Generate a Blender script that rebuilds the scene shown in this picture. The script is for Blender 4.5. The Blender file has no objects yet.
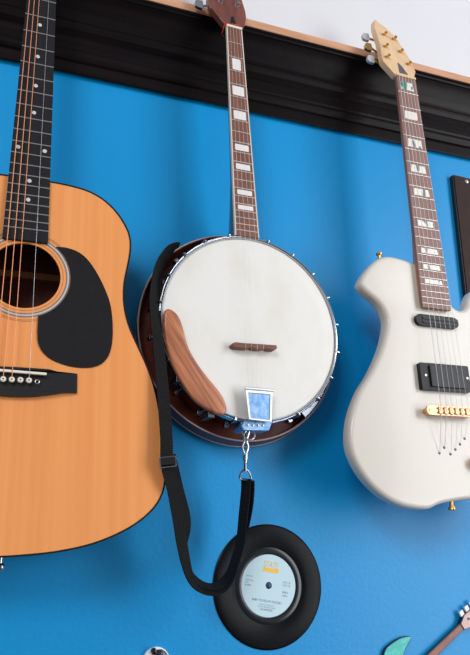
import bpy, bmesh, math, random
from mathutils import Vector, Matrix
from mathutils.geometry import tessellate_polygon
random.seed(7)
SC = bpy.context.scene
COL = SC.collection
Z0 = 1.5            # height of the record's centre above the floor; the wall face is y = 0, x runs right, +y goes into the wall

def W(x, d, z=0.0):
    """wall millimetres (x right, d down from the record centre, z into the wall) -> world metres"""
    return Vector((x / 1000, z / 1000, Z0 - d / 1000))

# ---------------------------------------------------------------- camera
RW = ((0.93723, 0.02833, -0.34756), (0.08780, 0.94541, 0.31384), (0.33748, -0.32466, 0.88358))
def CV(v): return Vector((v[0], v[2], -v[1]))
cam_data = bpy.data.cameras.new('camera'); cam = bpy.data.objects.new('camera', cam_data); COL.objects.link(cam)
cx, cy, cz = CV(RW[0]), -CV(RW[1]), -CV(RW[2])
m = Matrix(((cx.x, cy.x, cz.x), (cx.y, cy.y, cz.y), (cx.z, cy.z, cz.z))).to_4x4()
m.translation = W(-413.9, -45.1, -974.4)
cam.matrix_world = m
cam_data.sensor_fit = 'HORIZONTAL'; cam_data.sensor_width = 36.0
cam_data.lens = 660.86 / 470 * 36.0
cam_data.clip_start = 0.01; cam_data.clip_end = 50
SC.camera = cam

# ---------------------------------------------------------------- light
world = bpy.data.worlds.new('room_light'); SC.world = world; world.use_nodes = True
wn = world.node_tree; wn.nodes.clear()
wo = wn.nodes.new('ShaderNodeOutputWorld'); wb = wn.nodes.new('ShaderNodeBackground')
wt = wn.nodes.new('ShaderNodeTexCoord'); ws = wn.nodes.new('ShaderNodeSeparateXYZ')
wr = wn.nodes.new('ShaderNodeValToRGB'); wm = wn.nodes.new('ShaderNodeMapRange')
wn.links.new(wt.outputs['Generated'], ws.inputs[0])
wn.links.new(ws.outputs['X'], wm.inputs['Value'])
wm.inputs['From Min'].default_value = -1; wm.inputs['From Max'].default_value = 1
wn.links.new(wm.outputs[0], wr.inputs[0])
wr.color_ramp.elements[0].position = 0.15; wr.color_ramp.elements[0].color = (0.60, 0.60, 0.61, 1)
wr.color_ramp.elements[1].position = 0.95; wr.color_ramp.elements[1].color = (0.34, 0.35, 0.38, 1)
wn.links.new(wr.outputs[0], wb.inputs[0]); wb.inputs[1].default_value = 0.85
wn.links.new(wb.outputs[0], wo.inputs[0])

def area(name, loc, target, sx, sy, power, color=(1, 1, 1)):
    l = bpy.data.lights.new(name, 'AREA'); l.shape = 'RECTANGLE'; l.size = sx; l.size_y = sy
    l.energy = power; l.color = color
    o = bpy.data.objects.new(name, l); COL.objects.link(o)
    o.location = loc; o.rotation_euler = (target - loc).to_track_quat('-Z', 'Y').to_euler()
    return o
area('window_light', W(-2150, -1950, -3200), W(0, -350, 0), 1.15, 1.15, 80, (1.0, 0.985, 0.97))
area('side_window_light', W(2150, -450, -2200), W(200, -350, 0), 1.3, 3.2, 112, (0.96, 0.98, 1.0))

vs = SC.view_settings
vs.view_transform = 'Standard'; vs.look = 'None'; vs.gamma = 1.0; vs.exposure = -0.41; vs.use_curve_mapping = False

# ---------------------------------------------------------------- materials
def lin(c):
    out = []
    for v in c:
        v /= 255.0
        out.append(v / 12.92 if v <= 0.04045 else ((v + 0.055) / 1.055) ** 2.4)
    return (*out, 1.0)

def mat(name, rgb, rough=0.5, metal=0.0, spec=0.5, coat=0.0, rgb2=None, grain=None, mix=(0.35, 0.65), detail=4,
        bump=None, rot=0):
    """grain = scale vector of a noise (object space) mixing rgb and rgb2; bump = (scale, strength, distance_m)"""
    M = bpy.data.materials.new(name); M.use_nodes = True
    nt = M.node_tree; b = nt.nodes['Principled BSDF']
    b.inputs['Base Color'].default_value = lin(rgb); b.inputs['Roughness'].default_value = rough
    b.inputs['Metallic'].default_value = metal; b.inputs['Specular IOR Level'].default_value = spec
    b.inputs['Coat Weight'].default_value = coat; b.inputs['Coat Roughness'].default_value = 0.08
    tc = nt.nodes.new('ShaderNodeTexCoord')
    if rgb2 is not None:
        mp = nt.nodes.new('ShaderNodeMapping'); mp.inputs['Scale'].default_value = grain; mp.vector_type = 'POINT'
        rt_ = nt.nodes.new('ShaderNodeMapping'); rt_.inputs['Rotation'].default_value = (0, math.radians(rot), 0)
        nz = nt.nodes.new('ShaderNodeTexNoise'); nz.inputs['Scale'].default_value = 1.0
        nz.inputs['Detail'].default_value = detail; nz.inputs['Roughness'].default_value = 0.6
        cr = nt.nodes.new('ShaderNodeValToRGB')
        cr.color_ramp.elements[0].position = mix[0]; cr.color_ramp.elements[0].color = lin(rgb)
        cr.color_ramp.elements[1].position = mix[1]; cr.color_ramp.elements[1].color = lin(rgb2)
        nt.links.new(tc.outputs['Object'], rt_.inputs[0]); nt.links.new(rt_.outputs[0], mp.inputs[0]); nt.links.new(mp.outputs[0], nz.inputs['Vector'])
        nt.links.new(nz.outputs['Fac'], cr.inputs[0]); nt.links.new(cr.outputs[0], b.inputs['Base Color'])
    if bump is not None:
        nb = nt.nodes.new('ShaderNodeTexNoise'); nb.inputs['Scale'].default_value = bump[0]; nb.inputs['Detail'].default_value = 3
        bp = nt.nodes.new('ShaderNodeBump'); bp.inputs['Strength'].default_value = bump[1]; bp.inputs['Distance'].default_value = bump[2]
        nt.links.new(tc.outputs['Object'], nb.inputs['Vector']); nt.links.new(nb.outputs['Fac'], bp.inputs['Height'])
        nt.links.new(bp.outputs[0], b.inputs['Normal'])
    return M

M = {}
M['blue'] = mat('blue_wall_paint', (0, 139, 204), 0.42, spec=0.34, rgb2=(0, 143, 209), grain=(2, 2, 2), bump=(150, 0.22, 0.0016))
M['white_wall'] = mat('white_wall_paint', (216, 216, 222), 0.85, rgb2=(219, 219, 225), grain=(2, 2, 2))
M['floor'] = mat('floor_boards', (120, 90, 66), 0.5, rgb2=(96, 70, 50), grain=(3, 30, 1))
M['moulding'] = mat('dark_stained_moulding', (12, 10, 13), 0.36, spec=0.1, rgb2=(24, 18, 19), grain=(3, 60, 60), bump=(60, 0.15, 0.002))
M['raw_wood'] = mat('raw_wood_edge', (214, 165, 134), 0.7, rgb2=(192, 142, 110), grain=(8, 60, 60))
M['spruce'] = mat('orange_spruce_top', (228, 146, 82), 0.4, spec=0.3, coat=0.1, rgb2=(236, 158, 94), grain=(95, 1, 0.9), mix=(0.3, 0.7), detail=3)
M['black_gloss'] = mat('black_binding', (14, 13, 16), 0.25)
M['mahogany_side'] = mat('dark_glossy_side', (38, 18, 14), 0.15, coat=0.6, rgb2=(22, 10, 9), grain=(3, 60, 3))
M['interior'] = mat('dark_interior_wood', (104, 52, 32), 0.75, rgb2=(84, 38, 24), grain=(50, 2, 2))
M['brace'] = mat('interior_brace_wood', (170, 110, 72), 0.7)
M['pickguard'] = mat('black_pickguard', (20, 20, 23), 0.5, spec=0.2, rgb2=(24, 24, 27), grain=(80, 80, 80))
M['ebony'] = mat('black_fretboard', (22, 23, 28), 0.6, spec=0.22, rgb2=(28, 29, 34), grain=(120, 3, 3))
M['bridge_black'] = mat('black_bridge', (7, 8, 12), 0.4, spec=0.5)
M['bone'] = mat('white_bone', (232, 226, 212), 0.4)
M['ring_grey'] = mat('grey_ring', (118, 116, 118), 0.4)
M['ring_light'] = mat('pale_ring', (196, 186, 176), 0.4)
M['ring_tan'] = mat('tan_ring', (170, 118, 84), 0.4)
M['nickel'] = mat('fret_nickel', (184, 180, 178), 0.35, metal=0.8)
M['chrome'] = mat('chrome', (196, 200, 208), 0.24, metal=1.0)
M['dark_chrome'] = mat('aged_chrome', (128, 132, 142), 0.22, metal=1.0)
M['bronze'] = mat('bronze_string', (232, 152, 108), 0.45, metal=0.3)
M['steel_string'] = mat('steel_string', (176, 176, 182), 0.35, metal=0.6)
M['pale_string'] = mat('pale_string', (214, 214, 216), 0.4, metal=0.3)
M['pearl_dot'] = mat('pearl_dot', (200, 202, 204), 0.35)
M['rosewood'] = mat('rosewood_fretboard', (98, 56, 43), 0.5, rgb2=(134, 84, 66), grain=(330, 4, 9), mix=(0.3, 0.7))
M['rosewood_grey'] = mat('worn_rosewood_fretboard', (122, 90, 84), 0.5, rgb2=(152, 116, 106), grain=(330, 4, 9), mix=(0.3, 0.7))
M['inlay'] = mat('white_pearl_inlay', (228, 225, 224), 0.3)
M['inlay_e'] = mat('abalone_inlay', (232, 228, 220), 0.3, rgb2=(112, 120, 120), grain=(70, 3, 28), mix=(0.56, 0.62), detail=1)
M['inlay_g'] = mat('green_abalone_inlay', (232, 228, 220), 0.3, rgb2=(54, 140, 130), grain=(75, 3, 40), mix=(0.54, 0.6), detail=1)
M['cream'] = mat('cream_binding', (214, 204, 190), 0.4)
M['rim_line'] = mat('aged_rim_binding', (176, 160, 156), 0.4)
M['vellum'] = mat('white_vellum_head', (226, 225, 222), 0.55, rgb2=(220, 216, 206), grain=(14, 2, 9), mix=(0.45, 0.75), detail=3)
M['banjo_brown'] = mat('reddish_brown_gloss_wood', (88, 40, 31), 0.42, spec=0.35, coat=0.1, rgb2=(110, 54, 42), grain=(8, 8, 60))
M['banjo_neck'] = mat('dark_purple_brown_neck', (50, 32, 48), 0.25, coat=0.4)
M['armrest'] = mat('striped_armrest_wood', (126, 66, 42), 0.35, coat=0.2, rgb2=(192, 122, 84), grain=(120, 30, 8), mix=(0.34, 0.62), detail=3, rot=33)
M['banjo_head_wood'] = mat('headstock_wood', (98, 50, 42), 0.35, coat=0.3, rgb2=(124, 68, 58), grain=(60, 5, 6))
M['bridge_brown'] = mat('brown_bridge_wood', (110, 62, 48), 0.5)
M['ivory'] = mat('ivory_body_paint', (212, 207, 198), 0.25, spec=0.35, coat=0.15)
M['maple'] = mat('natural_maple', (230, 198, 160), 0.4, coat=0.2, rgb2=(220, 184, 142), grain=(60, 5, 8))
M['neck_wood'] = mat('tan_neck_wood', (176, 120, 88), 0.4, coat=0.2, rgb2=(172, 118, 84), grain=(50, 4, 3))
M['gold'] = mat('gold_metal', (214, 168, 104), 0.28, metal=0.9)
M['rose_gold'] = mat('rose_gold_metal', (224, 166, 126), 0.34, metal=0.7)
M['pearl_button'] = mat('pearl_tuner_button', (186, 190, 196), 0.25, coat=0.4)
M['pickup'] = mat('black_pickup_plastic', (17, 17, 20), 0.4, spec=0.25)
M['pickup_top'] = mat('dark_pickup_cover', (40, 42, 49), 0.4, spec=0.25)
M['pickup_rim'] = mat('grey_pickup_rim', (74, 76, 84), 0.4)
M['cover_grey'] = mat('grey_truss_cover', (92, 90, 98), 0.3)
M['vinyl'] = mat('black_vinyl', (8, 12, 17), 0.2, spec=0.12)
M['hole_shade_blue'] = mat('shaded_hole_navy', (10, 52, 92), 0.4)  # navy of the shaded wall in the record hole, put into the colour
M['dead_wax'] = mat('smooth_vinyl', (12, 22, 30), 0.22, spec=0.4)
M['label'] = mat('pale_blue_paper_label', (190, 219, 230), 0.55)
M['amber'] = mat('amber_ink', (222, 178, 92), 0.6)
M['yellow'] = mat('yellow_ink', (240, 190, 72), 0.6)
M['ink'] = mat('dark_grey_ink', (84, 104, 116), 0.6)
M['ink_soft'] = mat('soft_grey_ink', (122, 146, 158), 0.6)
M['nylon'] = mat('black_nylon_webbing', (17, 17, 20), 0.7, spec=0.3)
M['teal'] = mat('teal_body_paint', (0, 172, 166), 0.35, rgb2=(30, 192, 178), grain=(70, 70, 200), mix=(0.5, 0.56))
M['mini_neck'] = mat('brown_neck_wood', (122, 74, 62), 0.45, rgb2=(142, 92, 76), grain=(60, 60, 60))
M['mini_edge'] = mat('dark_blue_edge', (24, 26, 52), 0.4)
M['mini_head'] = mat('pinkish_wood', (206, 176, 170), 0.45)
M['white_plastic'] = mat('white_plastic', (236, 238, 242), 0.3)
M['case_leather'] = mat('dark_brown_panel', (50, 36, 35), 0.6, spec=0.15, rgb2=(58, 42, 40), grain=(30, 30, 30), bump=(300, 0.3, 0.001))
M['case_edge'] = mat('near_black_edge', (20, 16, 20), 0.45)
M['bright_metal'] = mat('bright_satin_metal', (226, 228, 232), 0.4, metal=0.6)
M['blue_reflection'] = mat('chrome_painted_blue_reflection', (96, 142, 190), 0.35, metal=0.7, rgb2=(150, 176, 206), grain=(120, 120, 90), mix=(0.4, 0.7))  # chrome of the tailpiece; its blue reflection is put into the base colour
M['red_cord'] = mat('red_cord', (206, 60, 40), 0.6)
M['glitter'] = mat('dark_blue_glitter', (18, 24, 48), 0.3, rgb2=(150, 160, 190), grain=(420, 420, 420), mix=(0.6, 0.66))

# vinyl: fine concentric grooves as a bump around the object's centre, circular brushed gloss
def vinyl_nodes():
    nt = M['vinyl'].node_tree; b = nt.nodes['Principled BSDF']
    tc = nt.nodes.new('ShaderNodeTexCoord'); wv = nt.nodes.new('ShaderNodeTexWave')
    wv.wave_type = 'RINGS'; wv.rings_direction = 'Y'; wv.inputs['Scale'].default_value = 320; wv.inputs['Distortion'].default_value = 0
    bp = nt.nodes.new('ShaderNodeBump'); bp.inputs['Strength'].default_value = 0.25; bp.inputs['Distance'].default_value = 0.0003
    nt.links.new(tc.outputs['Object'], wv.inputs['Vector']); nt.links.new(wv.outputs['Fac'], bp.inputs['Height'])
    nt.links.new(bp.outputs[0], b.inputs['Normal'])
    tg = nt.nodes.new('ShaderNodeTangent'); tg.direction_type = 'RADIAL'; tg.axis = 'Y'
    b.inputs['Anisotropic'].default_value = 0.75; nt.links.new(tg.outputs[0], b.inputs['Tangent'])
vinyl_nodes()
def webbing_nodes():
    nt = M['nylon'].node_tree; b = nt.nodes['Principled BSDF']
    uv = nt.nodes.new('ShaderNodeUVMap'); wv = nt.nodes.new('ShaderNodeTexWave'); wv.bands_direction = 'X'
    wv.inputs['Scale'].default_value = 110; wv.inputs['Distortion'].default_value = 0.6
    bp = nt.nodes.new('ShaderNodeBump'); bp.inputs['Strength'].default_value = 0.9; bp.inputs['Distance'].default_value = 0.0015
    nt.links.new(uv.outputs[0], wv.inputs['Vector']); nt.links.new(wv.outputs['Fac'], bp.inputs['Height'])
    nt.links.new(bp.outputs[0], b.inputs['Normal'])
webbing_nodes()

# ---------------------------------------------------------------- mesh helpers (millimetres: x right, d down, z into the wall)
def P(x, d, z): return Vector((x / 1000, z / 1000, -d / 1000))

def link(name, bm, m, parent=None, sharp=35, bevel=None, mats=None):
    bmesh.ops.recalc_face_normals(bm, faces=bm.faces)
    me = bpy.data.meshes.new(name); bm.to_mesh(me); bm.free()
    for k in (mats or [m]): me.materials.append(M[k])
    for p in me.polygons: p.use_smooth = True
    me.set_sharp_from_angle(angle=math.radians(sharp))
    o = bpy.data.objects.new(name, me); COL.objects.link(o)
    if parent: o.parent = parent
    if bevel:
        b = o.modifiers.new('round', 'BEVEL'); b.width = bevel[0] / 1000; b.segments = bevel[1]; b.limit_method = 'ANGLE'
        b.angle_limit = math.radians(40); b.harden_normals = True
    return o

def root(name, label, cat, loc=(0, 0, 0), R=None, group=None):
    o = bpy.data.objects.new(name, None); COL.objects.link(o); o.empty_display_size = 0.05
    mm = Matrix.Identity(4)
    if R:
        c = [CV((R[0][k], R[1][k], R[2][k])) for k in range(3)]      # images of local x, d, z axes
        X, Y, Z = c[0], c[2], -c[1]
        mm = Matrix(((X.x, Y.x, Z.x), (X.y, Y.y, Z.y), (X.z, Y.z, Z.z))).to_4x4()
    mm.translation = loc
    o.matrix_world = mm
    o['label'] = label; o['category'] = cat
    if group: o['group'] = group
    return o

def tag(o, label, cat, group=None):
    o['label'] = label; o['category'] = cat
    if group: o['group'] = group
    return o

def smooth(pts, n=6, closed=True):
    out = []; L = len(pts)
    rng = range(L) if closed else range(L - 1)
    for i in rng:
        if closed: p0, p1, p2, p3 = pts[i - 1], pts[i], pts[(i + 1) % L], pts[(i + 2) % L]
        else: p0, p1, p2, p3 = pts[max(i - 1, 0)], pts[i], pts[i + 1], pts[min(i + 2, L - 1)]
        for k in range(n):
            t = k / n
            out.append(tuple(0.5 * (2 * b + (c - a) * t + (2 * a - 5 * b + 4 * c - d) * t * t + (3 * b - a - 3 * c + d) * t ** 3)
                             for a, b, c, d in zip(p0, p1, p2, p3)))
    if not closed: out.append(tuple(pts[-1]))
    return out

def relax(pts, times=2):
    for _ in range(times):
        pts = [tuple((a + 2 * b + c) / 4 for a, b, c in zip(pts[i - 1], pts[i], pts[(i + 1) % len(pts)])) for i in range(len(pts))]
    return pts

def area2(p): return sum(p[i - 1][0] * p[i][1] - p[i][0] * p[i - 1][1] for i in range(len(p))) / 2
def offset(p, d):
    s = 1 if area2(p) > 0 else -1; out = []
    n = len(p)
    for i in range(n):
        a, b = p[i - 1], p[(i + 1) % n]
        tx, ty = b[0] - a[0], b[1] - a[1]; l = math.hypot(tx, ty) or 1
        out.append((p[i][0] + s * ty / l * d, p[i][1] - s * tx / l * d))
    return out

def plate_bm(outer, z0, z1, holes=(), bm=None, zf=None, mi=0, back=True):
    """flat slab with an outline and holes; zf(x, d) adds to the depth"""
    bm = bm or bmesh.new()
    zf = zf or (lambda x, d: 0.0)
    loops = [outer] + list(holes)
    tri = tessellate_polygon([[Vector((a, b, 0)) for a, b in l] for l in loops])
    flat = [q for l in loops for q in l]
    f = [bm.verts.new(P(x, d, z0 + zf(x, d))) for x, d in flat]
    g = [bm.verts.new(P(x, d, z1 + zf(x, d))) for x, d in flat]
    for t in tri:
        try:
            bm.faces.new([f[i] for i in t]).material_index = mi
            if back: bm.faces.new([g[i] for i in reversed(t)]).material_index = mi
        except ValueError: pass
    k = 0
    for l in loops:
        n = len(l)
        for i in range(n):
            a, b = k + i, k + (i + 1) % n
            bm.faces.new((f[a], f[b], g[b], g[a])).material_index = mi
        k += n
    return bm

def round_plate_bm(outer, z0, z1, rf, rb, n=8):
    """slab whose front edge is rounded with radius rf and back edge with rb"""
    bm = bmesh.new(); rings = []
    prof = [(rf * (1 - math.sin(a)), z0 + rf * (1 - math.cos(a))) for a in [math.pi / 2 * k / n for k in range(n + 1)]]
    prof += [(rb * (1 - math.cos(a)), z1 - rb * (1 - math.sin(a))) for a in [math.pi / 2 * k / 4 for k in range(5)]]
    for ins, z in prof:
        rings.append([bm.verts.new(P(x, d, z)) for x, d in offset(outer, -ins)])
    N = len(outer)
    for A, B in zip(rings, rings[1:]):
        for k in range(N): bm.faces.new((A[k], A[(k + 1) % N], B[(k + 1) % N], B[k]))
    for R_, ins in ((rings[0], rf), (rings[-1], rb)):
        for t in tessellate_polygon([[Vector((a, b, 0)) for a, b in offset(outer, -ins)]]):
            try: bm.faces.new([R_[i] for i in t])
            except ValueError: pass
    return bm

def circle(cx, cy, r, n=64, a0=0.0, a1=360.0):
    return [(cx + r * math.cos(math.radians(a0 + (a1 - a0) * i / n)), cy + r * math.sin(math.radians(a0 + (a1 - a0) * i / n))) for i in range(n)]

def rrect(x0, d0, x1, d1, r, n=5):
    out = []
    for (cx, cy, a) in ((x1 - r, d0 + r, -90), (x1 - r, d1 - r, 0), (x0 + r, d1 - r, 90), (x0 + r, d0 + r, 180)):
        for k in range(n + 1):
            t = math.radians(a + 90 * k / n); out.append((cx + r * math.cos(t), cy + r * math.sin(t)))
    return out

def box_bm(x0, x1, d0, d1, z0, z1, bm=None, mi=0):
    return plate_bm([(x0, d0), (x1, d0), (x1, d1), (x0, d1)], z0, z1, bm=bm, mi=mi)

def tube_bm(pts, r, bm=None, n=8, closed=False, caps=True, mi=0):
    """round tube through points (x, d, z); r a number or a list"""
    bm = bm or bmesh.new()
    V = [P(*p) for p in pts]; N = len(V)
    rs = r if isinstance(r, (list, tuple)) else [r] * N
    rings = []; ref = None
    for i in range(N):
        a = V[i - 1] if (i > 0 or closed) else V[i]; b = V[(i + 1) % N] if (i < N - 1 or closed) else V[i]
        t = (b - a).normalized()
        if ref is None:
            ref = Vector((0, 1, 0)) if abs(t.y) < 0.9 else Vector((1, 0, 0))
        u = (ref - t * ref.dot(t)).normalized(); ref = u; v = t.cross(u)
        rings.append([bm.verts.new(V[i] + (u * math.cos(2 * math.pi * k / n) + v * math.sin(2 * math.pi * k / n)) * rs[i] / 1000) for k in range(n)])
    for i in range(N if closed else N - 1):
        A, B = rings[i], rings[(i + 1) % N]
        for k in range(n): bm.faces.new((A[k], A[(k + 1) % n], B[(k + 1) % n], B[k])).material_index = mi
    if caps and not closed:
        bm.faces.new(rings[0]).material_index = mi; bm.faces.new(rings[-1]).material_index = mi
    return bm

def lathe_bm(prof, cx=0, cd=0, n=96, bm=None, closed=False, mi=0):
    """revolve (radius, z) about the depth axis through (cx, cd)"""
    bm = bm or bmesh.new(); rings = []
    for r, z in prof:
        if r < 1e-6: rings.append([bm.verts.new(P(cx, cd, z))]); continue
        rings.append([bm.verts.new(P(cx + r * math.cos(2 * math.pi * k / n), cd + r * math.sin(2 * math.pi * k / n), z)) for k in range(n)])
    seq = list(zip(rings, rings[1:])) + ([(rings[-1], rings[0])] if closed else [])
    for A, B in seq:
        for k in range(n):
            q = (k + 1) % n
            if len(A) == 1 and len(B) == 1: continue
            if len(A) == 1: f = (A[0], B[q], B[k])
            elif len(B) == 1: f = (A[k], A[q], B[0])
            else: f = (A[k], A[q], B[q], B[k])
            bm.faces.new(f).material_index = mi
    return bm

def axis_lathe_bm(p0, p1, prof, n=20, bm=None):
    """revolve (radius, t along p0->p1 in mm) about that axis"""
    A, B = P(*p0), P(*p1); t = (B - A).normalized()
    u = t.orthogonal().normalized(); v = t.cross(u)
    bm = bm or bmesh.new(); rings = []
    for r, s in prof:
        c = A + t * s / 1000
        rings.append([bm.verts.new(c + (u * math.cos(2 * math.pi * k / n) + v * math.sin(2 * math.pi * k / n)) * max(r, 0.02) / 1000) for k in range(n)])
    for a, b in zip(rings, rings[1:]):
        for k in range(n): bm.faces.new((a[k], a[(k + 1) % n], b[(k + 1) % n], b[k]))
    bm.faces.new(rings[0]); bm.faces.new(rings[-1])
    return bm

def neck_bm(stations, n=12):
    """back of a neck: stations (d, centre_x, half width, z front, depth)"""
    bm = bmesh.new(); rings = []
    for d, cx_, hw, zf, dp in stations:
        ring = []
        for k in range(n + 1):
            a = math.pi * k / n
            ring.append(bm.verts.new(P(cx_ - hw * math.cos(a), d, zf + dp * (math.sin(a) ** 0.8))))
        rings.append(ring)
    for a, b in zip(rings, rings[1:]):
        for k in range(n): bm.faces.new((a[k], a[k + 1], b[k + 1], b[k]))
        bm.faces.new((a[0], b[0], b[n], a[n]))
    bm.faces.new(rings[0]); bm.faces.new(rings[-1])
    return bm

def fret_pos(L, n): return L * (1 - 2 ** (-n / 12))
def text(name, body, x, d, z, size, m, parent, rot=0, sx=1.0, align='LEFT'):
    cu = bpy.data.curves.new(name, 'FONT'); cu.body = body; cu.size = size / 1000; cu.align_x = align
    cu.extrude = 0.00004
    t = bpy.data.objects.new(name, cu); COL.objects.link(t)
    bpy.context.view_layer.update()
    me = bpy.data.meshes.new_from_object(t.evaluated_get(bpy.context.evaluated_depsgraph_get()))
    bpy.data.objects.remove(t)
    o = bpy.data.objects.new(name, me); COL.objects.link(o); me.materials.clear(); me.materials.append(M[m])
    o.parent = parent
    o.matrix_local = Matrix.Translation(P(x, d, z)) @ Matrix.Rotation(math.radians(rot), 4, 'Y') @ Matrix.Rotation(math.radians(90), 4, 'X') @ Matrix.Diagonal((sx, 1, 1, 1))
    return o

# ---------------------------------------------------------------- the room
def slab(name, a, b, m):
    bm = bmesh.new()
    x0, y0, z0 = a; x1, y1, z1 = b
    v = [bm.verts.new((x, y, z)) for x in (x0, x1) for y in (y0, y1) for z in (z0, z1)]
    for f in ((0, 1, 3, 2), (4, 6, 7, 5), (0, 4, 5, 1), (2, 3, 7, 6), (0, 2, 6, 4), (1, 5, 7, 3)): bm.faces.new([v[i] for i in f])
    o = link(name, bm, m); o['kind'] = 'structure'; return o
slab('floor', (-2.6, -4.2, -0.1), (3.4, 0.12, 0), 'floor')
wall = slab('wall_back', (-2.6, 0, 0), (3.4, 0.12, Z0 + 0.88), 'blue')
slab('wall_upper', (-2.6, 0, Z0 + 0.88), (3.4, 0.12, 4.4), 'white_wall')

# dark picture-rail moulding: one profile swept along the wall (depth, height)
prof = [(0, -842), (8, -836), (9.5, -838), (10, -858), (8.5, -860.5), (12, -863), (15, -868), (16, -874), (15, -879),
        (13.5, -882), (15, -886), (15, -908), (14, -911), (17.5, -914.5), (22, -918.5), (25.5, -926), (26, -931), (24.5, -936),
        (25, -941), (29, -952), (37, -964), (45, -973), (51, -978), (54, -979.5), (55.5, -982), (54.5, -984.5), (57, -986), (57, -990), (0, -990)]
def sweep(name, prof, m, x0=-2600, x1=3400):
    bm = bmesh.new()
    A = [bm.verts.new(W(x0, d, -z)) for z, d in prof]; B = [bm.verts.new(W(x1, d, -z)) for z, d in prof]
    for i in range(len(prof)):
        j = (i + 1) % len(prof); bm.faces.new((A[i], A[j], B[j], B[i]))
    bm.faces.new(A); bm.faces.new(B)
    o = link(name, bm, m, sharp=11); o['kind'] = 'structure'; return o
sweep('trim_1', prof, 'moulding')
sweep('trim_2', [(0, -989), (58, -989), (59, -990), (59, -1005), (58, -1006), (0, -1006)], 'raw_wood')

# ---------------------------------------------------------------- vinyl record
rec = root('vinyl_record', 'small black vinyl single with a pale blue paper label fixed to the blue wall', 'record', W(-1, 0, 0))
TR = -10.5
link('disc', lathe_bm([(5, -1.2), (44, -1.2), (45.5, -1.7), (54, -1.5), (55, -1.9), (84, -1.9), (87.2, -1.4), (87.5, -1.0), (87.3, -0.5), (5, -0.5)], n=160, closed=True), 'vinyl', rec, sharp=50)
link('run_out_ring', lathe_bm([(44.2, -1.5), (45.4, -1.85), (53.5, -1.75), (54.2, -1.4)], n=128, closed=True), 'dead_wax', rec)
lab = link('label', lathe_bm([(5, -1.8), (43.4, -1.8), (43.8, -1.5), (43.8, -1.25), (5, -1.25)], n=128, closed=True), 'label', rec)
link('hole_shade_disc', lathe_bm([(0, -2.4), (3, -2.3), (4.4, -1.4), (4.4, 0)], n=24), 'hole_shade_blue', rec)  # screw head added to fill the hole, coloured like the wall in shade
def rt(name, body, x, d, size, m, sx=1.0, align='LEFT'):
    a = math.radians(-TR)
    # x, d given in the rotated label's own axes
    X = x * math.cos(a) - d * math.sin(a); D = x * math.sin(a) + d * math.cos(a)
    text(name, body, X, D, -1.9, size, m, lab, rot=-TR, sx=sx, align=align)
rt('wordmark', 'STATE', 0, -24.5, 13.5, 'amber', 0.62, 'CENTER')
bm = plate_bm([(-12.5, -24.2), (13.2, -24.2), (13.2, -18.6), (-12.5, -18.6)], -1.95, -1.8)
o = link('wordmark_bar', bm, 'yellow', lab); o.rotation_euler = (0, math.radians(-TR), 0)
rt('bar_lettering', 'RECORDS', 0, -19.8, 4.2, 'amber', 0.9, 'CENTER')
rt('title_line', "BABY YOU'RE MY MYSTERY", 0, 23.5, 4.6, 'ink', 0.86, 'CENTER')
rt('credit_line', 'written and produced', 0, 28, 2.8, 'ink_soft', 1.0, 'CENTER')
rt('credit_line', 'for State Records Limited', 0, 31, 2.8, 'ink_soft', 1.0, 'CENTER')
rt('artist_line', 'THE ARTISTES', 0, 35.2, 4.2, 'ink', 0.8, 'CENTER')
rt('side_text', 'STAT 28', 22, -6.5, 4.4, 'ink_soft', 0.8)
rt('side_text', 'STAT 28', 22, -2.2, 4.4, 'ink_soft', 0.8)
rt('side_text', 'SIDE A', 23, 7.2, 3.6, 'ink', 0.9)
rt('side_text', 'STEREO', 23, 12, 3.2, 'ink', 0.8)
rt('side_text', 'Made in UK', -38, -8, 2.8, 'ink_soft', 0.8)
rt('side_text', 'Produced by', -38, -2.5, 2.8, 'ink_soft', 0.9)
rt('side_text', 'State', -38, 0.8, 2.8, 'ink_soft', 0.9)
rt('side_text', '45 RPM', -38, 5, 3.4, 'ink', 0.9)

# ---------------------------------------------------------------- tuner used by all headstocks
def tuner(parent, px, pd, pz, bx, bd, bz, post_m, button_m, plate=True, slope=0.0):
    """post at (px, pd, pz) rising to the front; shaft and button run sideways to (bx, bd, bz)"""
    o = link('tuning_machine', axis_lathe_bm((px, pd, pz + 14), (px, pd, pz - 9),
             [(4.5, 0), (4.5, 12), (5.2, 12.2), (5.2, 14), (3.0, 14.6), (2.6, 17), (2.3, 19), (3.2, 22.2), (2.6, 23)]), post_m, parent)
    s = 1 if bx > px else -1
    h = link('shaft', tube_bm([(px, pd, bz), (bx, bd, bz)], 2.2), post_m, o)
    b = bmesh.new()
    prof = [(-7.5, 3.5), (-8.5, 8), (-7.5, 15), (-4, 18), (4, 18), (7.5, 15), (8.5, 8), (7.5, 3.5)]
    pts = [(bx + s * (q - 3), bd + p) for p, q in prof]
    link('button', plate_bm(smooth(pts, 3), bz - 3, bz + 3, bm=b), button_m, o, bevel=(1.5, 3))
    return o

# ================================================================ ACOUSTIC GUITAR
RG = ((0.9999, 0.01254, -0.0063), (-0.01246, 0.99984, 0.01315), (0.00646, -0.01307, 0.99989))
ga = root('acoustic_guitar', 'orange-topped acoustic guitar with black pickguard and black fretboard hanging on the blue wall', 'guitar', W(-393.73, -923.6, -102.28), RG)
half = [(29, 361), (50, 362), (76, 365), (99, 373), (118, 387), (131, 402), (141, 419), (146, 433), (147.5, 450), (145.5, 469), (142, 489),
        (139, 506), (138, 524), (139, 543), (142.5, 561), (148, 578), (157, 598), (171, 628), (181.5, 658), (188, 688), (192.5, 717), (195.5, 747), (197, 770),
        (195, 794), (186, 815), (169, 832), (147, 846), (121, 857), (94, 865), (56, 871), (20, 873)]
out = [(0, 361)] + half + [(0, 873.5)] + [(-x, d) for x, d in reversed(half)]
GO = relax(smooth(out, 4), 3)
hole = circle(2, 511.5, 48, 72)
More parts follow.
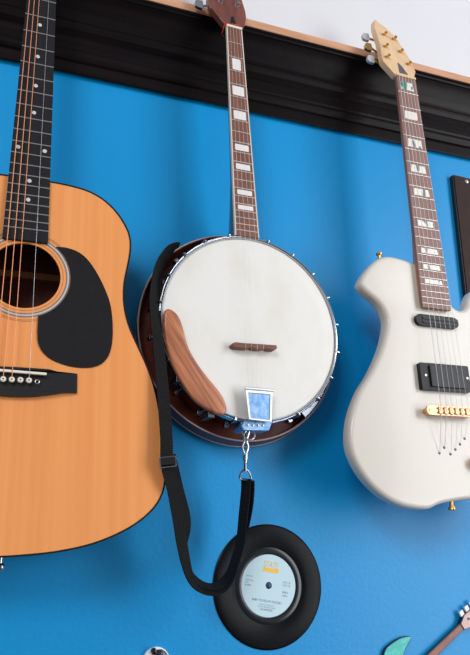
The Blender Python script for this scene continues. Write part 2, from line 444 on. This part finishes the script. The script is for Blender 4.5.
link('soundboard', plate_bm(offset(GO, -0.5), 5, 8, [hole]), 'spruce', ga)
inner = offset(GO, -4)
bm = plate_bm(offset(GO, -0.8), 7.5, 98, [inner])
link('side', bm, 'mahogany_side', ga)
bk = link('back', plate_bm(offset(GO, -0.8), 97, 100), 'interior', ga)
link('back_brace', box_bm(-130, 130, 556, 566, 88, 97.5), 'brace', bk)
link('back_brace', box_bm(-135, 135, 470, 480, 88, 97.5), 'brace', bk)
link('binding', plate_bm(offset(GO, 1.0), 4.4, 8.6, [offset(GO, -1.3)]), 'black_gloss', ga)
# rosette
ros = link('rosette', plate_bm(circle(2, 511.5, 57.2, 96), 4.75, 5.2, [circle(2, 511.5, 55.4, 96)]), 'ring_grey', ga)
for r0, r1, k in ((57.2, 59.4, 'ring_light'), (59.4, 61.2, 'ring_grey'), (64.5, 65.3, 'ring_tan'), (66.4, 67.2, 'ring_tan'), (51.2, 51.9, 'ring_tan')):
    link('rosette_ring', plate_bm(circle(2, 511.5, r1, 96), 4.7, 5.2, [circle(2, 511.5, r0, 96)]), k, ros)
pg = [(53, 463.5), (68, 466.5), (81, 474), (94, 489), (108, 514), (118.5, 541), (122.5, 568), (123, 594), (119.5, 615), (112, 628), (100, 635.5), (83, 638),
      (63, 636), (43, 629), (31, 619), (25, 607), (23, 591)]
pgs = smooth(pg, 4, False)
arc = [(2 + 61.6 * math.cos(math.radians(a)), 511.5 + 61.6 * math.sin(math.radians(a))) for a in range(70, -52, -6)]
link('pickguard', plate_bm(pgs + arc, 3.4, 5.1), 'pickguard', ga, bevel=(0.6, 2))
# bridge, saddle, pins
bl = [(-77, 647), (-50, 646.5), (-40, 644), (0, 643.5), (40, 644), (50, 646.5), (77, 647), (77.5, 673.5), (60, 674), (44, 677.5), (22, 681), (0, 682), (-22, 681), (-44, 677.5), (-60, 674), (-77.5, 673.5)]
br = link('bridge', plate_bm(bl, -2.5, 5.2, zf=lambda x, d: 4.0 if abs(x) > 70 else 0.0), 'bridge_black', ga, bevel=(1.2, 3))
link('saddle', plate_bm([(-37, 647.5), (37, 650), (37, 653.2), (-37, 650.7)], -6, -1), 'bone', br, bevel=(0.5, 2))
for k in range(6):
    x = -26 + 10.4 * k
    if k < 5:
        link('bridge_pin', lathe_bm([(0, -6.6), (2.6, -6.4), (3.7, -5), (3.7, -3.6), (2.2, -2.9), (2.2, 0)], x, 661, 20), 'bone', br)
        link('pin_dot', lathe_bm([(0, -6.9), (1.0, -6.8), (1.0, -6.2)], x, 661, 12), 'black_gloss', br)
    else:
        link('ball_end', tube_bm([(x + 2.6 * math.cos(a / 2), 662 + 2.6 * math.sin(a / 2), -3.4) for a in range(12)], 0.6, closed=True), 'nickel', br)
# fretboard
NW0, NW1 = 43.0, 60.5
def hw(d): return (NW0 + (NW1 - NW0) * d / 462) / 2
fb = link('fretboard', plate_bm([(-hw(0), 0), (hw(0), 0), (hw(462), 462), (-hw(462), 462)], 0, 5.5), 'ebony', ga, bevel=(0.8, 2))
for n in range(1, 21):
    y = fret_pos(648, n)
    link('fret', tube_bm([(-hw(y), y, -0.1), (hw(y), y, -0.1)], 0.95, n=8), 'nickel', fb)
for n, xs in ((3, (0,)), (5, (0,)), (7, (0,)), (9, (0,)), (12, (-18.5, 18.5)), (15, (0,)), (17, (0,))):
    y = (fret_pos(648, n) + fret_pos(648, n - 1)) / 2
    for x in xs: link('position_dot', lathe_bm([(0, -0.25), (3.1, -0.2), (3.1, 0.3)], x, y, 24), 'pearl_dot', fb)
link('nut', box_bm(-21.5, 21.5, -6, 0, -1.5, 6), 'bone', ga, bevel=(0.6, 2))
link('neck', neck_bm([(-6, 0, 21, 5.4, 14), (40, 0, hw(40) - .3, 5.4, 15), (250, 0, hw(250) - .3, 5.4, 17), (330, 0, hw(330) - .3, 5.4, 24), (362, 0, hw(362) - .6, 5.4, 80)]), 'mahogany_side', ga)
sl = lambda x, d: -0.22 * d
hs = [(-22, -3), (22, -3), (29, -24), (34, -40), (37, -180), (20, -186), (0, -184), (-20, -186), (-37, -180), (-34, -40), (-29, -24)]
hsg = link('headstock', plate_bm(hs, 1, 15, zf=sl), 'banjo_head_wood', ga, bevel=(1.5, 2))
for i, d in enumerate((-55, -98, -141)):
    for s in (-1, 1): tuner(hsg, s * 23, d, 1 + .22 * -d, s * 46, d, 22 + .22 * -d, 'chrome', 'chrome')
SX0 = [-17.5, -10.5, -3.5, 3.5, 10.5]; SX1 = [-26, -15.6, -5.2, 5.2, 15.6]
# strings fan from the nut to the saddle and dive to their pins
for k in (0, 1, 2, 4):
    wound = k < 3
    r = (0.58, 0.54, 0.48, 0.2, 0.3)[k]
    pts = [(SX0[k], -4, -2.0), (SX1[k], 650, -6.5), (SX1[k], 658, -4)]
    link('string', tube_bm(pts, r, n=6), 'bronze' if wound else 'steel_string', ga)
link('strap_button', axis_lathe_bm((-2, 873, 52), (-2, 888, 52), [(3.5, 0), (3.5, 7), (7, 10), (7.5, 13), (6, 15)]), 'chrome', ga)

# ================================================================ BANJO
RB = ((0.99819, 0.03268, -0.05052), (-0.03336, 0.99936, -0.01262), (0.05007, 0.01428, 0.99864))
bj = root('banjo', 'four-string banjo with round white head, wooden armrest and brown resonator on the wall', 'banjo', W(-62.68, -936.41, -96.35), RB)
BC = (0, 560)
link('head', lathe_bm([(0, 3.2), (60, 3.2), (120, 3.2), (143.6, 3.3), (146.3, 5), (147, 9)], *BC, n=160), 'vellum', bj)
hoop = link('tension_hoop', lathe_bm([(146.2, 2.4), (146.8, 0.4), (148.2, -0.4), (149.2, 1.0), (149.6, 2.6), (150.6, 2.4), (151.4, 3.4), (151.4, 15), (148.6, 15.5), (147.4, 14), (146.6, 6)], *BC, n=160, closed=True), 'chrome', bj, sharp=50)
link('pot_rim', lathe_bm([(144.5, 9), (144.5, 62), (136, 62), (136, 9)], *BC, n=128, closed=True), 'banjo_brown', bj)
def shifted(prof, closed=False):
    # the bowl's back sits a little lower than its front rim
    bm = lathe_bm(prof, *BC, n=160, closed=closed)
    for v in bm.verts:
        k = min(max((v.co.y * 1000 - 46) / 28, 0), 1); v.co.z -= 0.006 * k; v.co.x += 0.003 * k
    return bm
res = link('resonator', shifted([(168.0, 45.5), (170.6, 45.5), (170.4, 56), (169.0, 72), (166, 74), (100, 76.5), (0, 77), (0, 71), (150, 70), (163, 68), (166, 58)]), 'banjo_brown', bj)
link('rim_binding', lathe_bm([(169.2, 45.6), (169.4, 44.8), (170.4, 44.6), (171.1, 45.4), (171.1, 46.6), (169.8, 46.8)], *BC, n=160, closed=True), 'rim_line', res)
link('back_binding', shifted([(168.6, 71.6), (169.7, 71.8), (169.8, 73.2), (168.4, 74.0), (166, 73.6)], True), 'rim_line', res)
angs = [76, 58, 40.5, 23, 5, -13, -30.5, -47, -64, 102, 119, 135.5, 152.5, 170, 187, 204, 221, 238, 255]
for a in angs:
    t = math.radians(a); c, s = math.cos(t), -math.sin(t)
    q = lambda r, z, w=0: (BC[0] + r * c - w * s, BC[1] + r * s + w * c, z)
    b = link('tension_hook', tube_bm([q(147.6, 1.6), q(149, -0.6), q(151.6, -0.4), q(153.2, 2.2), q(153.4, 10), q(153.6, 46)], [1.3, 1.6, 1.8, 1.6, 1.3, 1.3], n=10), 'chrome', bj)
    link('hook_nut', axis_lathe_bm(q(154.2, 36), q(154.2, 50), [(2.8, 0), (3.2, 1), (3.2, 12), (2.6, 14)], 10), 'chrome', b)
    bb = bmesh.new()
    L = [q(144.5, 30, -5), q(144.5, 30, 5), q(158.5, 32, 3.4), q(158.5, 32, -3.4)]
    K = [(x, d, z + 6) for x, d, z in L]
    f = [bb.verts.new(P(*v)) for v in L]; g = [bb.verts.new(P(*v)) for v in K]
    bb.faces.new(f); bb.faces.new(g)
    for i in range(4): bb.faces.new((f[i], f[(i + 1) % 4], g[(i + 1) % 4], g[i]))
    link('bracket_shoe', bb, 'dark_chrome', b, bevel=(0.8, 2))
# flange plates joining pot and resonator at the lower edge
for a0, a1 in ((-52, -38), (-36, -24)):
    pts = [(BC[0] + r * math.cos(math.radians(a)), BC[1] - r * math.sin(math.radians(a))) for r, seq in ((167.5, range(int(a0), int(a1) + 1, 2)), (146, range(int(a1), int(a0) - 1, -2))) for a in seq]
    hc = math.radians((a0 + a1) / 2)
    link('flange_plate', plate_bm(pts, 46, 48.5, [circle(BC[0] + 160 * math.cos(hc), BC[1] - 160 * math.sin(hc), 2.2, 16)]), 'dark_chrome', res, bevel=(0.4, 2))
# fretboard, neck, headstock
bhw = lambda d: (28 + (36.8 - 28) * d / 292) / 2
bcx = lambda d: -1.2 * d / 420
E_ = 410
fb = link('fretboard', plate_bm([(-bhw(0), 0), (bhw(0), 0), (bcx(E_) + bhw(E_), E_), (bcx(E_) - bhw(E_), E_)], 0, 5), 'rosewood', bj)
for s in (-1, 1):
    link('neck_binding', plate_bm([(s * (bhw(0) - .9), 0), (s * (bhw(0) + .9), 0), (bcx(E_) + s * (bhw(E_) + .9), E_), (bcx(E_) + s * (bhw(E_) - .9), E_)], -0.3, 5.2), 'cream', fb)
for n in range(1, 22):
    y = fret_pos(584, n)
    if y > E_ - 2: break
    link('fret', tube_bm([(bcx(y) - bhw(y) + 1, y, -0.2), (bcx(y) + bhw(y) - 1, y, -0.2)], 0.95, n=8), 'nickel', fb)
for n in (3, 5, 7, 10, 12, 15, 17):
    y0, y1 = fret_pos(584, n - 1), fret_pos(584, n); h = (y1 - y0) * (.40 if n == 3 else .36 if n < 9 else .3); ym = (y0 + y1) / 2; w = bhw(ym) * (.53 if n == 3 else .68 if n < 9 else .7)
    link('block_inlay', plate_bm(rrect(bcx(ym) - w, ym - h, bcx(ym) + w, ym + h, 1.8, 4), -0.2, 0.4), 'inlay', fb)
link('nut', box_bm(-15, 15, -4, 0.5, -2, 5), 'bone', bj, bevel=(0.6, 2))
link('neck', neck_bm([(-5, 0, 13.6, 5, 13), (60, 0, bhw(60) + .6, 5, 16), (250, bcx(250), bhw(250) + .6, 5, 18), (310, bcx(310), bhw(310) + .6, 5, 24), (350, bcx(350), bhw(350) + .4, 5, 36), (385, bcx(385), bhw(385), 5, 48), (412, bcx(412), bhw(412), 5, 58)]), 'banjo_neck', bj)
sl = lambda x, d: -0.2 * d
hs = [(-14, -3.5), (14.5, -3.5), (20, -9), (25, -20), (30.5, -40), (31.5, -58), (29, -92), (31, -120), (33, -135), (22, -150), (10, -146), (0, -152), (-10, -146), (-22, -150), (-34, -135), (-36, -118), (-38, -92), (-42, -64), (-39, -44), (-28, -23), (-20, -9)]
hsb = link('headstock', plate_bm(hs, 1, 14, zf=sl), 'banjo_head_wood', bj, bevel=(1.2, 2))
link('truss_cover', plate_bm([(-6, -6), (-1, -30), (3, -32), (5, -6)], -0.6, 1.2, zf=sl), 'black_gloss', hsb)
for s, d in ((-1, -64), (1, -68), (-1, -110), (1, -113)):
    tuner(hsb, -1 + s * 17, d, 1 + .2 * -d, -6 + s * 42 if s < 0 else 21, d + 6, 14 + .2 * -d, 'chrome', 'chrome')
for k in range(4):
    x0 = -9 + 6 * k; x1 = (-22, -12.5, -2.5, 8)[k]; x2 = (-15, -9, -3, 3)[k]
    link('string', tube_bm([(x0, -3, -2.4), (x1, 596, -12.5), (x2 - 2, 664, -5)], 0.16, n=6), 'pale_string', bj)
bo = [(-42, 594), (-36, 592), (-28, 592.5), (27, 592.5), (31, 592.5), (32, 597), (28, 600), (18, 600), (12, 598.5), (6, 600.5), (-6, 600.5), (-12, 598.5), (-18, 600.5), (-38, 600.5), (-42, 598)]
link('banjo_bridge', plate_bm(bo, -11, 3), 'bridge_brown', bj, bevel=(0.8, 2))
# armrest
ar = [(-146, 557), (-143, 549), (-137, 547), (-126, 554), (-119, 569), (-114, 592), (-107, 611), (-96, 629), (-83, 646), (-70, 661), (-60, 675), (-55.5, 688), (-57, 698), (-64, 701), (-74, 699), (-91, 691), (-107, 678), (-122, 656), (-135, 631), (-143, 604), (-146.5, 577)]
link('armrest', round_plate_bm(relax(smooth(ar, 4), 2), -9, -1, 4, 1), 'armrest', bj, sharp=80)
link('armrest_clamp', box_bm(-128, -118, 640, 654, -1, 30), 'dark_chrome', bj, bevel=(1, 2))
link('armrest_clamp', box_bm(-82, -72, 690, 704, -1, 30), 'dark_chrome', bj, bevel=(1, 2))
# tailpiece: framed chrome cover hinged over the hoop plus its bracket
tp = link('tailpiece', plate_bm([(-27, 661), (18, 663), (12.5, 711), (-24, 708)], -13, -10.5, [[(-22.5, 668.5), (13.5, 670), (9.5, 708), (-21, 705.5)]]), 'bright_metal', bj, bevel=(0.8, 2))
link('cover', plate_bm([(-24, 667), (15, 669), (11, 708.5), (-22.5, 706)], -11.5, -9), 'blue_reflection', tp)
link('hinge', tube_bm([(-27.5, 662, -13), (18.5, 664, -13)], 2.4, n=12), 'bright_metal', tp)
link('tailpiece_bracket', plate_bm([(-33, 716), (-26, 707), (14, 708), (17, 712), (12, 722), (-30, 722)], -4, 26), 'blue_reflection', tp, bevel=(1.5, 3))
for x in (-22, -14, -6, 2): link('slot_screw', lathe_bm([(0, -5.6), (1.6, -5.2), (1.6, -3.8)], x, 714.5, 12), 'nickel', tp)
link('strap_ring', tube_bm([(-16 + 9 * math.cos(a), 727 + 7 * math.sin(a), 6) for a in [2 * math.pi * i / 20 for i in range(20)]], 1.3, closed=True), 'chrome', tp)
link('coordinator_rod', tube_bm([(-13, 700, 20), (-13, 726, 20)], 3, n=12), 'chrome', bj)
# ================================================================ ELECTRIC GUITAR
RE = ((0.99998, -0.00309, 0.0052), (0.00308, 0.99999, 0.00155), (-0.0052, -0.00153, 0.99999))
el = root('electric_guitar', 'ivory white electric guitar with rosewood fretboard and gold hardware at right', 'guitar', W(279.65, -900.94, -118.4), RE)
eo = [(33, 408), (10, 396), (-27, 388), (-47, 383.5), (-64, 381.5), (-80, 382), (-98, 389), (-116.9, 406.0), (-129.4, 422.0), (-137.4, 436.5), (-135.4, 445.5), (-124.9, 455.0), (-109.9, 466.0), (-99.3, 478.6), (-94.3, 493.1), (-94.3, 505.1), (-100.3, 526.6), (-111.9, 554.7), (-135.4, 594.2), (-153.9, 617.7), (-169.4, 646.8), (-178.4, 671.3), (-182.4, 693.8), (-181.4, 716.3), (-170.9, 740.9), (-154.9, 762.4), (-131.4, 781.9), (-101.3, 795.4), (-62, 800), (-47, 797), (-34, 792), (-9, 788), (20, 785),
      (50, 786), (85, 796), (118, 796), (145, 778), (162, 750), (168, 715), (162, 678), (146, 640), (126, 606), (112, 575), (104, 545), (103, 520), (110, 495), (121, 470), (124, 448), (117, 432), (103, 423), (90, 426), (80, 438), (74.5, 448), (73, 456), (66, 464), (56, 467), (46, 463.5), (39, 455), (35.5, 440)]
EO = relax(smooth(eo, 4), 2)
eb = link('body', round_plate_bm(EO, 10, 34, 7.5, 5), 'ivory', el, sharp=80)
ehw = lambda d: (43 + (57 - 43) * d / 474) / 2
fb = link('fretboard', plate_bm([(-ehw(0), 0), (ehw(0), 0), (ehw(474), 474), (-ehw(474), 474)], 0, 5.5), 'rosewood_grey', el)
for n in range(1, 23):
    y = fret_pos(648, n)
    link('fret', tube_bm([(-ehw(y), y, -0.2), (ehw(y), y, -0.2)], 0.95, n=8), 'nickel', fb)
for n in (1, 3, 5, 7, 9, 12, 15, 17, 19):
    y0, y1 = fret_pos(648, n - 1), fret_pos(648, n); h = min((y1 - y0) * .3, 9); ym = (y0 + y1) / 2; w = ehw(ym) * .66
    if n == 1: ym += 2
    link('trapezoid_inlay', plate_bm([(-w + 2, ym - h), (w - 2, ym - h), (w, ym + h), (-w, ym + h)], -0.2, 0.4), 'inlay_g' if n == 1 else 'inlay_e', fb)
link('neck', neck_bm([(-3, 0, 20.4, 5.4, 11), (60, 0, ehw(60) - 1, 5.4, 12), (330, 0, ehw(330) - 1, 5.4, 15), (380, 0, ehw(380) - .6, 5.4, 22), (410, 0, ehw(410) - .3, 5.4, 27), (430, 0, ehw(430) - .3, 5.4, 27), (474, 0, ehw(474) - .3, 5.4, 6)]), 'neck_wood', el)
link('nut', box_bm(-21.5, 21.5, -4, 0.5, -1.8, 6), 'maple', el, bevel=(0.6, 2))
sl = lambda x, d: -0.2 * d
hs = [(21, -2), (25, -15), (31, -28), (30, -36), (29, -56), (20.5, -88), (12, -119), (-6, -145), (-21, -156), (-28, -164), (-32, -161), (-37, -137), (-36, -107), (-37, -80), (-40, -54), (-41, -36), (-29, -16), (-21, -3)]
hse = link('headstock', plate_bm(hs, 2, 16, zf=sl), 'maple', el, bevel=(1.2, 3))
for (x, d), (bx, bd), s in (((-19, -119), (-42, -122), 1), ((-25, -81), (-44, -90), 1), ((-29, -49), (-46, -54), 1), ((2, -113), (5, -116), 1), ((8, -77), (13, -80), 1), ((18, -44), (26, -45), 1)):
    tuner(hse, x, d, 2 - .2 * d, bx, bd, 22 - .2 * d, 'gold', 'gold' if (x == -25 or x == 18) else 'pearl_button')
link('truss_cover', plate_bm([(-7, -42), (-10, -12), (8, -12), (0, -32)], 0.8, 2.2, zf=sl), 'cover_grey', hse)
# hardware
link('neck_pickup', plate_bm(rrect(-42.5, 485.5, 42.5, 505, 9.6, 7), 3, 11), 'pickup', el, bevel=(1.2, 3))
npk = [o for o in el.children if o.name.startswith('neck_pickup')][0]
link('blade', plate_bm(rrect(-30, 489, 41, 494, 2, 3), 1.8, 4), 'pickup_top', npk)
link('blade', plate_bm(rrect(-30, 497, 41, 501, 2, 3), 1.8, 4), 'pickup_top', npk)
pr = link('bridge_pickup', plate_bm(rrect(-48, 571, 47, 615.5, 2, 4), 1, 11), 'pickup', el, bevel=(1.2, 3))
link('pickup_cover', plate_bm(rrect(-31, 575, 37, 610.5, 1.5, 4), -2.2, 2), 'pickup_top', pr, bevel=(1, 3))
for x in (-39, 42): link('screw', lathe_bm([(0, 0.1), (2.0, 0.3), (2.2, 1.1)], x, 592, 16), 'nickel', pr)
bg = link('tune_bridge', plate_bm(rrect(-50, 643, 47, 658, 7.3, 7), -6, -0.5), 'rose_gold', el, bevel=(1.2, 3))
for x in (-43, 40):
    link('bridge_post', lathe_bm([(0, -7.2), (2.6, -7), (2.6, -5), (4.5, -4), (4.5, 10)], x, 650, 20), 'gold', bg)
for k in range(7):
    for dd in (647.2, 654.2): link('saddle_gap', lathe_bm([(0, -6.4), (1.7, -6.3), (1.9, -5.8)], -30.4 + 10.4 * k, dd, 12), 'black_gloss', bg)
SE0 = [-17 + 6.8 * k for k in range(6)]; SE1 = [-25.2 + 10.4 * k for k in range(6)]
fy = (715, 706, 716, 708.4, 700, 690.5)
for k in range(6):
    link('saddle', box_bm(SE1[k] - 3.6, SE1[k] + 3.6, 644.5, 656.5, -8.2, -5), 'rose_gold', bg, bevel=(1.6, 2))
    link('string_ferrule', lathe_bm([(0, 9.2), (1.9, 9.2), (2.2, 9.6), (2.2, 10.5)], SE1[k] + .4, fy[k], 16), 'black_gloss', el)
    link('string', tube_bm([(SE0[k], -2, -2.2), (SE1[k], 649, -9.3), (SE1[k] + .3, fy[k], 9)], 0.26 if k > 1 else 0.4, n=6), 'pale_string', el)
link('strap_button', axis_lathe_bm((-88, 384, 22), (-88, 373, 22), [(3, 0), (3, 5), (5.5, 8), (5.8, 10), (4.5, 11)]), 'gold', el)
link('strap_button', axis_lathe_bm((-5, 787, 22), (-5, 801, 22), [(3, 0), (3, 6), (5.8, 10), (6, 12.5), (4.5, 14)]), 'gold', el)
kb = link('control_knob', lathe_bm([(0, -4), (8, -4), (9, -3), (10.5, 8), (10.5, 10.4), (0, 10.4)], 40, 731, 32), 'rose_gold', el)

# ================================================================ BANJO STRAP
st = root('banjo_strap', 'black ribbed webbing strap looping down from the banjo in front of the record', 'strap', W(-60, -140, -72))
def Q(x, d, z): return (x + 60, d + 140, z + 72)      # wall mm -> strap mm
def ribbon(name, pts, tw, width, parent, m='nylon', th=1.5, n=8):
    pts = smooth(pts, n, False); tw = [t[0] for t in smooth([(t,) for t in tw], n, False)]
    bm = bmesh.new(); uvl = bm.loops.layers.uv.new('UVMap'); rows = []; s = 0; N = len(pts)
    for i, p in enumerate(pts):
        a, b = Vector(pts[max(i - 1, 0)]), Vector(pts[min(i + 1, N - 1)])
        t = (b - a).normalized()
        if i: s += (Vector(p) - Vector(pts[i - 1])).length
        n_in = Vector((t.y, -t.x, 0)).normalized()       # travelling down gives +x
        dep = t.cross(n_in).normalized()
        if dep.z < 0: dep = -dep
        an = math.radians(tw[i]); w = n_in * math.cos(an) + dep * math.sin(an); u = t.cross(w).normalized()
        c = Vector(p); h = width / 2
        rows.append((s, [bm.verts.new(P(*(c + w * sx * h + u * sy * th / 2))) for sx, sy in ((-1, -1), (0, -1.25), (1, -1), (1, 1), (0, 1.25), (-1, 1))]))
    for (s0, A), (s1, B) in zip(rows, rows[1:]):
        for k in range(6):
            q = (k + 1) % 6
            f = bm.faces.new((A[k], A[q], B[q], B[k]))
            for lp, (uu, vv) in zip(f.loops, ((s0, k), (s0, k + 1), (s1, k + 1), (s1, k))): lp[uvl].uv = (uu / 1000, vv / 100)
    bm.faces.new(rows[0][1]); bm.faces.new(rows[-1][1])
    return link(name, bm, m, parent, sharp=60)
path = [(-151, -512, -48), (-158, -508, -53), (-170, -496, -60), (-186, -466, -73), (-195, -431, -84), (-199, -391, -94), (-196, -328, -106), (-190, -250, -114), (-187, -192, -119), (-186, -160, -119),
        (-175, -125, -112), (-165, -90, -100), (-155.5, -53, -88), (-143, -19, -78), (-125, -3, -70), (-102, 1, -64), (-84, -10, -60), (-73, -32, -58), (-63, -62, -59), (-58.5, -100, -62), (-55.5, -130, -66), (-55, -148, -69)]
tws = [60, 50, 40, 34, 28, 22, 18, 15, 15, 15, 15, 20, 28, 42, 54, 60, 64, 66, 68, 68, 66, 62]
ribbon('webbing', [Q(*p) for p in [(x - 2.5, d, z) for x, d, z in path]], tws, 18.5, st)
back_p = [(-183, -172, -112), (-168, -130, -98), (-155, -98, -86), (-152, -80, -80), (-156, -56, -78), (-146, -26, -70), (-126, -9, -64), (-103, -5, -58), (-82, -18, -52), (-68, -42, -50), (-58, -74, -52), (-51, -105, -56), (-51, -130, -64), (-53, -146, -69)]
ribbon('webbing_fold', [Q(*p) for p in back_p], [15, 18, 25, 30, 34, 46, 58, 66, 70, 72, 72, 72, 68, 60], 18, st)
bu = link('buckle', plate_bm(rrect(-15, -9, 15, 9, 2.5, 4), -2, 2, [rrect(-12.5, -7, 12.5, -1, 1, 3), rrect(-12.5, 1, 12.5, 7, 1, 3)]), 'dark_chrome', st, bevel=(0.7, 2))
bu.scale = (0.74, 1, 0.8); bu.location = P(*Q(-188.5, -162, -123)); bu.rotation_euler = (0, math.radians(-6), math.radians(-12))
bs = link('buckle_slide', plate_bm(rrect(-13, -5, 13, 7, 2, 4), -1.5, 1.5), 'nylon', st, bevel=(0.5, 2))
bs.scale = (0.74, 1, 0.8); bs.location = P(*Q(-189, -164, -125)); bs.rotation_euler = (0, math.radians(-6), math.radians(-12))
# D-ring, swivel and snap clip up to the tailpiece
def wire(name, pts, r, m='chrome', closed=False): return link(name, tube_bm([Q(*p) for p in pts], r, n=10, closed=closed), m, st)
wire('d_ring', smooth([(-68, -148, -70), (-66, -156, -71), (-60, -161, -72), (-54, -157, -71), (-51, -148, -70), (-60, -146, -70)], 5), 1.3, 'dark_chrome', True)
wire('ring_tab', [(-60, -158, -72), (-60, -172, -73)], [2.4, 1.8], 'dark_chrome')
wire('swivel', [(-60, -170, -73), (-60, -178, -74), (-59, -184, -75)], [2.2, 3.6, 2.2])
wire('snap_clip', smooth([(-61, -182, -75), (-65, -192, -76), (-62, -202, -77), (-67, -216, -79), (-67, -227, -81), (-60, -232, -82), (-54, -227, -81), (-55, -214, -79), (-58, -202, -77), (-56, -192, -76), (-59, -183, -75)], 4, False), 1.5)
wire('clip_gate', [(-66, -217, -79), (-58, -196, -76)], 1.1)

# ================================================================ DARK PANEL AT THE RIGHT EDGE
pn = root('wall_panel', 'dark brown rectangular panel with black edge on the wall behind the ivory guitar', 'picture', W(452, -785, 0))
pn.rotation_euler = (0, math.radians(2.6), 0)
link('board', plate_bm(rrect(0, 0, 300, 420, 3, 4), -10, 0), 'case_edge', pn, bevel=(1, 2))
link('face', plate_bm(rrect(2.5, 1.5, 297.5, 418.5, 3, 4), -12, -9.9), 'case_leather', pn, bevel=(1.5, 3))
for x in (34, 267): link('corner_screw', lathe_bm([(0, -14), (3, -13.6), (4.6, -12.4), (4.6, -11.5)], x, 10, 20), 'nickel', pn)

# ================================================================ MINIATURE GUITAR
mg = root('miniature_guitar', 'tiny teal toy electric guitar with brown neck slanting up the lower right wall', 'ornament', W(250, 115, 0))
def T(x, d): return (x - 250, d - 115)
mb = [T(*p) for p in [(235, 86), (232, 83.5), (217, 84.5), (204, 89), (190, 96), (183, 105), (180, 120), (184, 140), (178, 165), (186, 190), (210, 200), (236, 190), (250, 170), (262, 158), (275, 148), (276, 138), (262, 132), (246, 134), (232, 132), (222, 124), (216, 112), (224, 98)]]
MB_ = relax(smooth(mb, 4), 1)
mbo = link('body', plate_bm(offset(MB_, -0.9), -6.5, -1), 'teal', mg, bevel=(0.8, 2))
link('body_edge', plate_bm(MB_, -6, 0, [offset(MB_, -1.0)]), 'mini_edge', mg)
ang = math.atan2(112 - 70.5, 269 - 333.5)
ux, ud = (331.5 - 253), (75 - 122)      # neck axis from body to headstock
l = math.hypot(ux, ud); ux /= l; ud /= l; nx, nd = -ud, ux
def along(s, w): return (253 - 250 + ux * s + nx * w, 122 - 115 + ud * s + nd * w)
link('neck', plate_bm([along(-22, -5.2), along(l, -4.4), along(l, 4.4), along(-22, 5.2)], -9, -4), 'mini_neck', mg, bevel=(0.4, 2))
link('neck_edge', plate_bm([along(-22, -6.4), along(l, -5.6), along(l, 5.6), along(-22, 6.4)], -8, -4), 'mini_edge', mg)
hp = [along(l, -4.8), along(l + 14, -11), along(l + 50, -9), along(l + 56, 0), along(l + 44, 9), along(l + 14, 9.5), along(l, 4.8)]
hd = link('headstock', plate_bm(hp, -11, -2), 'mini_head', mg, bevel=(0.5, 2))
link('headstock_edge', plate_bm(offset(hp, 1.0), -9.8, -1.5), 'mini_edge', hd)
for s in (12, 25, 38):
    link('tuner_button', plate_bm([along(l + s - 4, -11), along(l + s + 4, -11), along(l + s + 5, -19), along(l + s - 3, -19)], -9, -5), 'white_plastic', hd, bevel=(0.8, 2))
    p = along(l + s + 4, -3); link('tuner_post', lathe_bm([(0, -13), (1.6, -12.6), (1.6, -10.5)], p[0], p[1], 12), 'mini_edge', hd)

# ================================================================ SMALL ROUND ORNAMENT (only its top shows)
ro = root('round_ornament', 'small round white ornament with dark glittery disc at the bottom edge below the acoustic guitar', 'ornament', W(-172, 90, 0))
link('rim', lathe_bm([(0, -6), (17, -6), (19, -4.5), (19, 0), (0, 0)], n=48), 'white_plastic', ro)
link('glitter_disc', lathe_bm([(0, -8.5), (10, -8.2), (12.5, -6.5), (12.5, -5.5)], 3.5, -3.5, 40), 'glitter', ro)
link('bead', lathe_bm([(0, -12), (3, -11), (4.2, -8), (4, -6)], -4.5, -14.5, 24), 'black_gloss', ro)

red = link('cord', tube_bm(smooth([(-17, -3, 0), (-19, 5, 8), (-17, 8, 16), (0, 3, 22), (15, -4, 16), (15, -10, 4), (0, -5.5, -2.6)], 5), 0.9, closed=True), 'red_cord', bj)
red['label'] = 'thin red cord looped around the nut'
